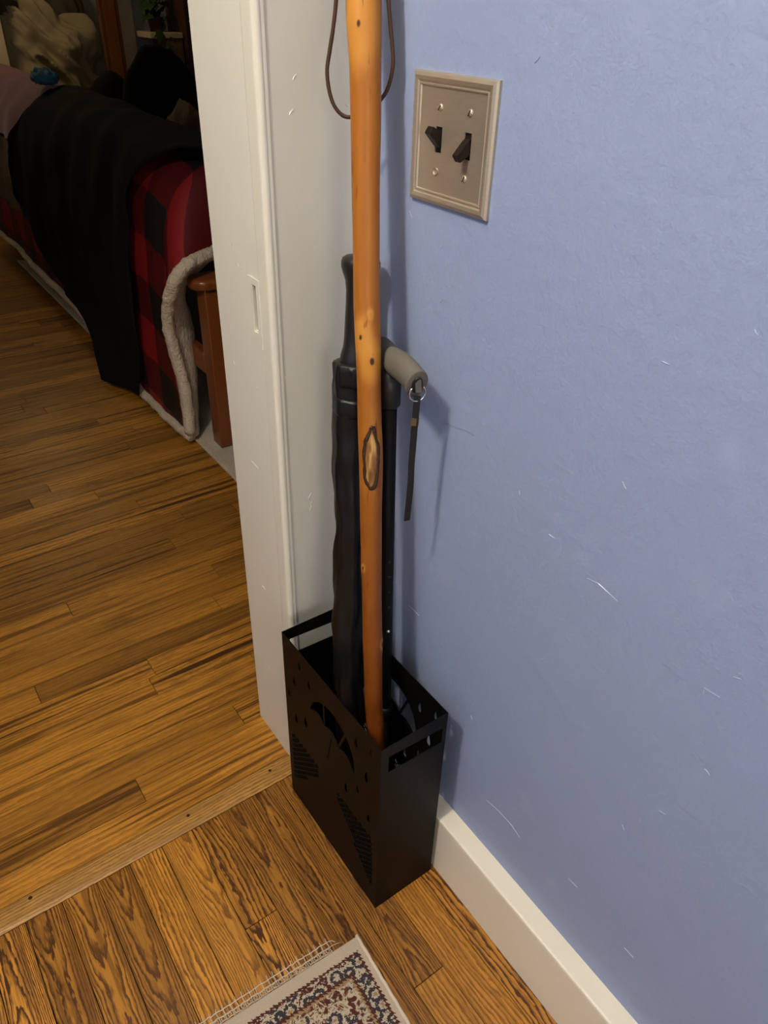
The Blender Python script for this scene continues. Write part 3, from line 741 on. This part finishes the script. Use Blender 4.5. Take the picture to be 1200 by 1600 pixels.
yarn([(xs + .002, .0098, .002), (xs + .013, .0085, .0018), (xs + .02, .006, .0016)], .0006)
link('net_fringe', to_mesh(bm, True), M['fringe'], rug)['label'] = 'cream knotted net fringe'

# ------------------------------------------------------------------ bedroom: couch with its covers
M['couch_wood'] = plain('orange_brown_wood', (0.20, 0.055, 0.012, 1), 0.3, bump=(60, 0.1, 0.0005), vary=0.2, coat=0.2)
M['couch_pad'] = plain('dark_mattress', (0.03, 0.025, 0.025, 1), 0.9)
M['dark_cloth'] = plain('navy_black_cloth', (0.0060, 0.0066, 0.0078, 1), 0.95, 0, 0.10, bump=(300, 0.2, 0.0008))
M['black_cushion'] = plain('black_plush', (0.0045, 0.0042, 0.0045, 1), 0.95, 0, 0.1)
M['sherpa'] = plain('cream_sherpa', (0.60, 0.52, 0.42, 1), 0.95, 0, 0.1, bump=(120, 1.0, 0.006), vary=0.2)
M['rose'] = plain('rose_fleece', (0.135, 0.035, 0.055, 1), 0.95, sheen=0.2)
M['brown_fur'] = plain('grey_brown_fleece', (0.14, 0.095, 0.062, 1), 0.95, bump=(140, 0.8, 0.004), vary=0.35)
M['teal'] = plain('teal_cloth', (0.015, 0.10, 0.19, 1), 0.9, vary=0.4)
M['under_rug'] = plain('grey_white_rug', (0.55, 0.50, 0.42, 1), 0.95, bump=(120, 0.8, 0.003), vary=0.45)
M['khaki'] = plain('khaki_coat', (0.33, 0.26, 0.15, 1), 0.9, bump=(220, 0.2, 0.001), vary=0.15)
M['olive'] = plain('dark_olive_coat', (0.085, 0.066, 0.035, 1), 0.9, vary=0.2)
def plaid():
    k = NT('red_black_plaid_fleece'); v = k.coord('UV')
    s = k.t.nodes.new('ShaderNodeSeparateXYZ'); k.t.links.new(v, s.inputs[0])
    q = 0.140
    jx = k.math('MULTIPLY', k.math('SUBTRACT', k.noise(v, 60.0, 2.0), 0.5), 0.012)
    def band(x, o):
        f = k.math('FRACT', k.math('DIVIDE', k.math('ADD', k.math('ADD', x, o), jx), 2 * q)); return k.math('GREATER_THAN', f, 0.5)
    a = band(s.outputs[0], 0.18); b = band(s.outputs[1], 0.23)
    n = k.math('ADD', a, b)
    red = k.mix(k.noise(v, 14.0, 3.0), (0.20, 0.006, 0.010, 1), (0.30, 0.014, 0.018, 1))
    c = k.mix(k.math('MULTIPLY', n, 1.0), red, (0.095, 0.005, 0.008, 1))
    c = k.mix(k.step(n, 1.2, 1.6), c, (0.010, 0.0085, 0.0095, 1))
    k.bump(k.noise(v, 260.0, 3.0), 0.3, 0.001)
    return k.out(c, 0.6, 0, 0.3)
M['plaid'] = plaid()

urug = empty('area_rug', (0.9, 2.2, 0), 'grey white patterned rug under the couch', 'rug')
bm = bmesh.new(); box_bm(bm, (0.243, 0.75, 0.0008), (1.7, 3.68, 0.009), 0.003, 2)
link('pile', to_mesh(bm, False, (0.9, 2.2, 0)), M['under_rug'], urug)
bm = bmesh.new(); box_bm(bm, (0.239, 0.746, 0.0008), (0.262, 3.684, 0.0105), 0.003, 2)
link('bound_edge', to_mesh(bm, False, (0.9, 2.2, 0)), M['sherpa'], urug)['label'] = 'pale bound rug edge'

CO = (0.7, 2.5, 0.009)
couch = empty('couch', CO, 'wooden framed couch seen from behind under blankets, beyond the doorway', 'couch')
def arm(yc):
    bm = bmesh.new()
    box_bm(bm, (0.30, yc - .048, .540), (1.15, yc + .048, .572), .011, 3)
    r = bmesh.ops.create_cone(bm, cap_ends=True, segments=24, radius1=.048, radius2=.048, depth=.032)
    ee = [e for e in bm.edges if all(v in r['verts'] for v in e.verts) and abs(e.verts[0].co.z - e.verts[1].co.z) < 1e-5]
    bmesh.ops.bevel(bm, geom=ee, offset=.011, segments=3, profile=.5, affect='EDGES')
    ids = [v for v in bm.verts if v.co.length < .2]
    bmesh.ops.translate(bm, verts=ids, vec=(.300, yc, .556))
    link('arm', to_mesh(bm, True, CO), M['couch_wood'], couch)
    for x in (.285, 1.05): box('leg', (x, yc - .032, .0105), (x + .062, yc + .032, .541), M['couch_wood'], couch, .005, off=CO)
    box('end_rail', (.347, yc - .015, .235), (1.05, yc + .015, .315), M['couch_wood'], couch, .005, off=CO)
arm(1.222); arm(3.93)
box('back_rail', (.283, 1.254, .255), (.315, 3.90, .325), M['couch_wood'], couch, .005, off=CO)
box('back_mattress', (.300, 1.48, .16), (.56, 3.86, .80), M['couch_pad'], couch, .05, 4, off=CO, smooth=True)
box('seat_mattress', (.50, 1.28, .30), (1.15, 3.86, .44), M['couch_pad'], couch, .04, 4, off=CO, smooth=True)

# plaid blanket draped over the couch back, its near edge hanging round the arm
prof = [(.60, .70), (.545, .81), (.46, .872), (.37, .868), (.295, .815), (.252, .72), (.236, .60), (.226, .46), (.219, .28), (.216, .10)]
edge = [(.56, 1.31, .645), (.45, 1.29, .640), (.390, 1.262, .634), (.337, 1.241, .628), (.267, 1.212, .622), (.214, 1.203, .590), (.200, 1.262, .495), (.206, 1.298, .385), (.229, 1.300, .205), (.221, 1.286, .024)]
def hem(y):
    if y < 1.72: return .022
    if y < 2.33: return .022 + (y - 1.72) / .61 * .105
    return .127 - .010 * math.sin((y - 2.3) * 4)
def section(y, f):
    """profile at y; f 0..1 how far the couch-back height has risen from the arm"""
    out = []
    for i, (x, z) in enumerate(prof):
        zz = z * 1.0 if z < .5 else .5 + (z - .5) * f
        if i == len(prof) - 1: zz = hem(y)
        if i == len(prof) - 2: zz = .28 * .8 + hem(y) * .5
        out.append(Vector((x, y, zz)))
    return out
stations = [[Vector(p) for p in edge]]
for y_, f in ((1.335, .84), (1.42, .96), (1.52, 1.0), (1.7, 1.01), (2.0, 1.02), (2.5, 1.03), (3.0, 1.02), (3.5, 1.0), (3.87, .97)): stations.append(section(y_, f))
dense = [catmull(s, 5) for s in stations]
cols = len(dense[0]); rows = []
for j in range(cols): rows.append(catmull([d[j] for d in dense], 8))
uvs = []
rng = list(range(len(rows[0])))
for j in range(cols):
    for i in rng:
        p = rows[j][i]; a = min(1, i / 8)
        p.x -= a * (.010 * noise.noise(Vector((p.y * 5, p.z * 3, 1))) + .006 * noise.noise(Vector((p.y * 14, p.z * 6, 2))))
        p.z += a * .008 * noise.noise(Vector((p.y * 6, p.x * 9, 5))) * (1 if p.z > .4 else 0.2)
acc = [0.0] * len(rng)
for j in range(cols):
    row = []; uu = 0
    for i in rng:
        if j: acc[i] += (rows[j][i] - rows[j - 1][i]).length
        if i: uu += 0.5 * ((rows[j][i] - rows[j][i - 1]).length + abs(rows[j][i].y - rows[j][i - 1].y))
        row.append((rows[j][i].y, acc[i]))
    uvs.append(row)
BO = Vector((.22, 1.29, .01))
blanket = empty('plaid_blanket', BO, 'red and black plaid fleece blanket with cream sherpa border over the couch back', 'blanket')
shift = lambda R: [[p - BO for p in r] for r in R]
link('fleece', grid_mesh(shift(rows), uvs), M['plaid'], blanket)
E0 = [rows[j][0] for j in range(cols)]
def lump(base):
    return lambda i, th: base * (1 + .30 * noise.noise(Vector((i * .55, math.cos(th) * 1.2, math.sin(th) * 1.2))))
tube('sherpa_border', catmull([p + Vector((-.004, -.006, 0)) for p in E0[::2]], 4), lump(.0195), M['sherpa'], blanket, 12, off=BO)
tube('sherpa_border', [rows[-1][i] + Vector((-.003, 0, .006)) for i in range(0, len(rng))], lump(.0165), M['sherpa'], blanket, 12, off=BO)
inner = [(.56, 1.40, .60), (.47, 1.40, .60), (.42, 1.38, .585), (.371, 1.36, .565), (.325, 1.36, .53), (.292, 1.365, .50), (.300, 1.375, .44), (.312, 1.375, .34), (.292, 1.36, .17), (.262, 1.335, .028)]
idn = catmull(inner, 5)
lin = []
for j in range(cols):
    a = E0[j] + Vector((.004, 0, 0)); b = idn[j]
    lin.append([a.lerp(b, q / 5) + Vector((.012 * math.sin(math.pi * q / 5), -.012 * math.sin(math.pi * q / 5), 0)) + Vector((.006, .0, .0)) * noise.noise(Vector((j * .4, q, 2))) for q in range(6)])
link('sherpa_lining', grid_mesh(shift(lin)), M['sherpa'], blanket)

# dark cloth thrown over the blanket, its tail reaching the floor
def cloth(rws, ncol, nsub, fold, seed, off=(0, 0, 0), freq=26):
    left = catmull([(r[0], r[2], r[1]) for r in rws], nsub); right = catmull([(r[4] if len(r) > 4 else r[0], r[3], r[5] if len(r) > 5 else r[1]) for r in rws], nsub)
    out = []
    n = len(left)
    for i in range(n):
        row = []
        for j in range(ncol + 1):
            p = left[i].lerp(right[i], j / ncol); g = i / n
            a = fold * (.25 + g)
            p.x += -a * (.5 + .5 * math.sin(p.y * freq + 3 * noise.noise(Vector((p.y * 3, g * 4, seed))))) - .010 * noise.noise(Vector((p.y * 9, p.z * 7, seed)))
            p.z += .010 * noise.noise(Vector((p.y * 7, p.x * 12, seed + 3))) if p.z > .2 else 0
            row.append(p - Vector(off))
        out.append(row)
    return out
crow = [(.565, .865, 2.9, 1.31, .565, .85), (.515, .905, 2.82, 1.31, .52, .880), (.45, .928, 2.72, 1.31, .45, .902), (.365, .928, 2.66, 1.32, .36, .900), (.280, .872, 2.72, 1.42), (.228, .765, 2.86, 1.55),
        (.207, .66, 2.95, 1.54), (.196, .55, 3.02, 1.555), (.190, .42, 2.90, 1.565), (.186, .33, 2.80, 1.575), (.183, .235, 2.50, 1.60, .196, .25), (.165, .17, 2.15, 1.62, .192, .17), (.145, .10, 1.96, 1.635, .190, .11), (.130, .018, 1.91, 1.66, .188, .040)]
DO = (.2, 1.8, .02)
dc = setp(link('dark_cloth', grid_mesh(cloth(crow, 60, 6, .010, 7, DO, 17)), M['dark_cloth'], None, DO), 'dark navy cloth draped over the plaid blanket and hanging to the floor', 'clothing')
md = dc.modifiers.new('thickness', 'SOLIDIFY'); md.thickness = .006; md.offset = 1

def heap(name, c, rad, mat, seed, amp, freq, label=None, cat_=None, group=None, fold=0.0, fdir=(1, 0, 1), parent=None, seg=48, flat=0.0):
    bm = bmesh.new(); bmesh.ops.create_uvsphere(bm, u_segments=seg, v_segments=seg * 2 // 3, radius=1.0)
    fd = Vector(fdir)
    for v in bm.verts:
        n = v.co.normalized(); q = Vector((n.x * rad[0], n.y * rad[1], n.z * rad[2]))
        d = amp * noise.noise(n * freq + Vector((seed, seed * 2, 0))) + .4 * amp * noise.noise(n * freq * 2.3 + Vector((0, seed, 1)))
        if fold:
            u_ = Vector((fd.x, 0, fd.z)).normalized(); pe = q.dot(u_) + .25 * q.y; pa = q.x * u_.z - q.z * u_.x
            w_ = .03 * noise.noise(q * 6 + Vector((seed, 1, 0)))
            r_ = noise.noise(Vector(((pe + w_) * 13, pa * 4.0, seed))); d += fold * (1.2 - 3.4 * abs(r_))
            r_ = noise.noise(Vector(((pe + w_) * 30, pa * 8.0, seed + 9))); d += .35 * fold * (1 - 3 * abs(r_))
        v.co = q + n * d
        if v.co.z < -rad[2] + flat: v.co.z = -rad[2] + flat
    o = link(name, to_mesh(bm, True), mat, parent, c)
    return setp(o, label, cat_, group) if label else o
# things on the couch
setp(heap('cushion', (.805, 2.70, .755), (.185, .135, .31), M['black_cushion'], 3, .02, 1.6), 'large black rounded plush cushion standing on the couch', 'cushion')
setp(heap('cushion', (.735, 3.13, .69), (.125, .155, .25), M['black_cushion'], 8, .015, 1.6), 'small black rounded cushion left of the large one', 'cushion')
setp(heap('pillow', (.71, 2.22, .672), (.065, .16, .230), M['brown_fur'], 5, .02, 3, fold=.006), 'grey brown crumpled pillow standing on the couch, beside the door jamb', 'pillow')
rw = [(.52, .88, 4.0, 2.87), (.42, .925, 4.0, 2.74), (.33, .905, 3.98, 2.72), (.255, .83, 3.96, 2.82), (.218, .755, 3.95, 2.91), (.205, .715, 3.95, 2.95)]
setp(link('rose_throw', grid_mesh(cloth(rw, 24, 5, .012, 12, (.4, 3.4, .8))), M['rose'], None, (.4, 3.4, .8)), 'faded rose pink throw folded over the far couch back', 'blanket')
rw = [(.203, .70, 3.9, 2.955), (.198, .66, 3.9, 2.98), (.190, .60, 3.9, 3.01), (.190, .52, 3.9, 3.04), (.195, .45, 3.75, 3.0), (.20, .39, 3.35, 2.98)]
setp(link('brown_throw', grid_mesh(cloth(rw, 24, 5, .016, 15, (.2, 3.4, .5))), M['brown_fur'], None, (.2, 3.4, .5)), 'grey brown fleece throw hanging below the rose throw', 'blanket')
setp(heap('teal_cloth', (.345, 2.74, .958), (.045, .085, .026), M['teal'], 21, .012, 3, fold=.003, fdir=(1, .4, 0)), 'small crumpled teal blue cloth on top of the dark cloth', 'clothing')

# far end: a doorway with heaped coats, shelves and a plant
M['door_wood'] = oak('door_wood', (0.27, 0.085, 0.018, 1), (0.12, 0.035, 0.008, 1), 3.0, lin=120, contrast=.6, cath=0)
M['cream'] = plain('cream_casing', (0.62, 0.50, 0.33, 1), 0.5, vary=0.04)
st(box('trim_8', (.47, 4.470, 0), (.600, 4.500, 2.05), M['cream'], bev=.004))
st(box('trim_9', (1.262, 4.470, 0), (1.365, 4.500, 2.05), M['cream'], bev=.004))
door = st(box('door_1', (1.140, 4.400, .01), (1.258, 4.440, 2.0), M['door_wood'], bev=.004))
box('door_panel', (1.165, 4.394, .15), (1.235, 4.401, 1.9), M['door_wood'], door, bev=.002)
CHO = (.85, 4.75, 0)
chest = empty('storage_chest', CHO, 'low wooden chest under the heaped coats in the far doorway', 'chest')
box('body', (.62, 4.53, .01), (1.10, 5.0, .64), M['door_wood'], chest, .006, off=CHO)
box('lid', (.61, 4.52, .642), (1.11, 5.02, .675), M['door_wood'], chest, .008, off=CHO)
setp(heap('khaki_coat', (.875, 4.68, .90), (.27, .12, .25), M['khaki'], 31, .05, 1.7, fold=.042, fdir=(.85, .1, .6), seg=150, flat=.08), 'khaki coat heaped in soft folds in the far doorway', 'clothing')
setp(heap('olive_coat', (.70, 4.95, 1.00), (.20, .065, .20), M['olive'], 37, .02, 1.8, fold=.015, fdir=(.3, 0, 1), seg=60), 'dark olive coat piled behind the khaki coat at left', 'clothing')
setp(heap('brown_coat', (1.10, 4.95, 1.00), (.12, .065, .32), M['olive'], 41, .02, 1.8, fold=.012, fdir=(1, 0, .3), seg=60), 'dark brown coat piled behind the khaki coat by the wooden door', 'clothing')
M['shelf_wood'] = plain('dark_shelf_wood', (0.075, 0.030, 0.018, 1), 0.5, vary=0.2)
M['mid_wood'] = plain('tan_box_wood', (0.22, 0.13, 0.06, 1), 0.55, vary=0.15)
M['leaf'] = plain('dark_leaf', (0.035, 0.085, 0.012, 1), 0.4, vary=0.3)
M['pot'] = plain('white_pot', (0.36, 0.37, 0.37, 1), 0.4)
BKO = (1.9, 4.35, 0)
bk = empty('bookcase', BKO, 'dark wooden bookcase against the far wall', 'bookcase')
box('side', (1.585, 4.20, 0.005), (1.61, 4.49, 1.75), M['shelf_wood'], bk, .002, off=BKO)
box('side', (2.19, 4.20, 0.005), (2.215, 4.49, 1.75), M['shelf_wood'], bk, .002, off=BKO)
box('back_panel', (1.61, 4.475, .005), (2.19, 4.49, 1.75), M['shelf_wood'], bk, off=BKO)
for i, z in enumerate((.10, .44, .775, 1.005, 1.20, 1.48, 1.735)):
    box('shelf', (1.61, 4.20, z - .025), (2.19, 4.475, z), M['mid_wood'] if i == 2 else M['shelf_wood'], bk, .002, off=BKO)
bc = [(.03, .03, .035, 1), (.08, .02, .02, 1), (.035, .05, .05, 1), (.10, .07, .04, 1), (.02, .02, .03, 1), (.09, .085, .08, 1)]
blab = ['near black', 'dull red', 'dark green', 'tan', 'blue black', 'grey']
bx = 1.62; rb = random.Random(5)
for i in range(9):
    wd = rb.uniform(.018, .034); hh = rb.uniform(.13, .19); dz = .776
    col = bc[i % 6]
    b = empty('book', (bx + wd / 2, 4.30, dz), '%s book on the lowest shown shelf, %s' % (blab[i % 6], ['first from the left', 'second from the left', 'third from the left', 'fourth from the left', 'fifth from the left', 'sixth from the left', 'seventh from the left', 'eighth from the left', 'last on the right'][i]), 'book', 'books in the far bookcase')
    m = M.setdefault('book%d' % (i % 6), plain('book_cloth_%s' % blab[i % 6].replace(' ', '_'), col, .7))
    bo = (bx + wd / 2, 4.30, dz)
    bm = bmesh.new(); box_bm(bm, (bx, 4.225, dz), (bx + .0025, 4.36, dz + hh)); box_bm(bm, (bx + wd - .0025, 4.225, dz), (bx + wd, 4.36, dz + hh)); box_bm(bm, (bx, 4.222, dz), (bx + wd, 4.2255, dz + hh))
    link('cover', to_mesh(bm, False, bo), m, b)
    box('pages', (bx + .003, 4.228, dz + .004), (bx + wd - .003, 4.355, dz + hh - .004), M['cream'], b, off=bo)
    bx += wd + .003
def pot(name, c, r, h, mat, label, cat_):
    o = empty(name, c, label, cat_)
    bm = bmesh.new(); tube_bm(bm, [(0, 0, 0), (0, 0, h * .9), (0, 0, h * .9), (0, 0, h), (0, 0, h), (0, 0, h * .85)], [r * .78, r, r * 1.08, r * 1.1, r * .95, r * .9], 24)
    link('pot_body', to_mesh(bm, True), mat, o)
    return o
pw = pot('white_pot', (1.72, 4.31, 1.006), .055, .10, M['pot'], 'small white pot on the bookcase shelf behind the plant', 'pot')
link('soil', (lambda b: (bmesh.ops.create_circle(b, cap_ends=True, segments=20, radius=.05), to_mesh(b))[1])(bmesh.new()), M['slot'], pw, (0, 0, .092))
STO = (1.47, 4.36, 0)
stn = empty('side_cabinet', STO, 'narrow tan wooden cabinet with a pale top beside the bookcase', 'cabinet')
box('body', (1.475, 4.25, .005), (1.578, 4.48, 1.012), M['mid_wood'], stn, .003, off=STO)
box('top', (1.372, 4.24, 1.014), (1.580, 4.485, 1.045), M['cream'], stn, .004, off=STO)
pp = pot('potted_plant', (1.455, 4.35, 1.046), .045, .075, M['shelf_wood'], 'leafy green trailing plant in a dark pot on the cabinet', 'plant')
lm = []
for i in range(3):
    bm = bmesh.new(); L = .05 + .012 * i; Wd = .022 + .004 * i
    vs_ = [(0, 0, 0), (Wd * .8, L * .25, -.004), (Wd, L * .5, -.002), (Wd * .5, L * .85, -.010), (0, L * 1.1, -.018), (-Wd * .5, L * .85, -.010), (-Wd, L * .5, -.002), (-Wd * .8, L * .25, -.004)]
    V = [bm.verts.new(v) for v in vs_]; c0 = bm.verts.new((0, L * .5, .006))
    for a in range(8): bm.faces.new((V[a], V[(a + 1) % 8], c0))
    me = to_mesh(bm, True); me.materials.append(M['leaf']); lm.append(me)
rl = random.Random(9)
for i in range(46):
    a = rl.uniform(0, 6.28); r_ = rl.uniform(.01, .07); zz = rl.uniform(.06, .24)
    if i < 8: r_ = rl.uniform(.145, .16); zz = rl.uniform(-.09, .06); a = rl.uniform(4.45, 4.9)
    o = link('leaf', lm[i % 3], None, pp, (r_ * math.cos(a), r_ * math.sin(a), zz))
    o.rotation_euler = (rl.uniform(-1.3, .3), rl.uniform(-.6, .6), rl.uniform(0, 6.28)); s_ = rl.uniform(.8, 1.35); o.scale = (s_,) * 3
bm = bmesh.new()
for i in range(7):
    a = i * .9; tube_bm(bm, [(0, 0, .07), (.02 * math.cos(a), .02 * math.sin(a), .13), (.05 * math.cos(a), .05 * math.sin(a), .16 + .01 * i)], .003, 6)
link('stems', to_mesh(bm, True), M['leaf'], pp)
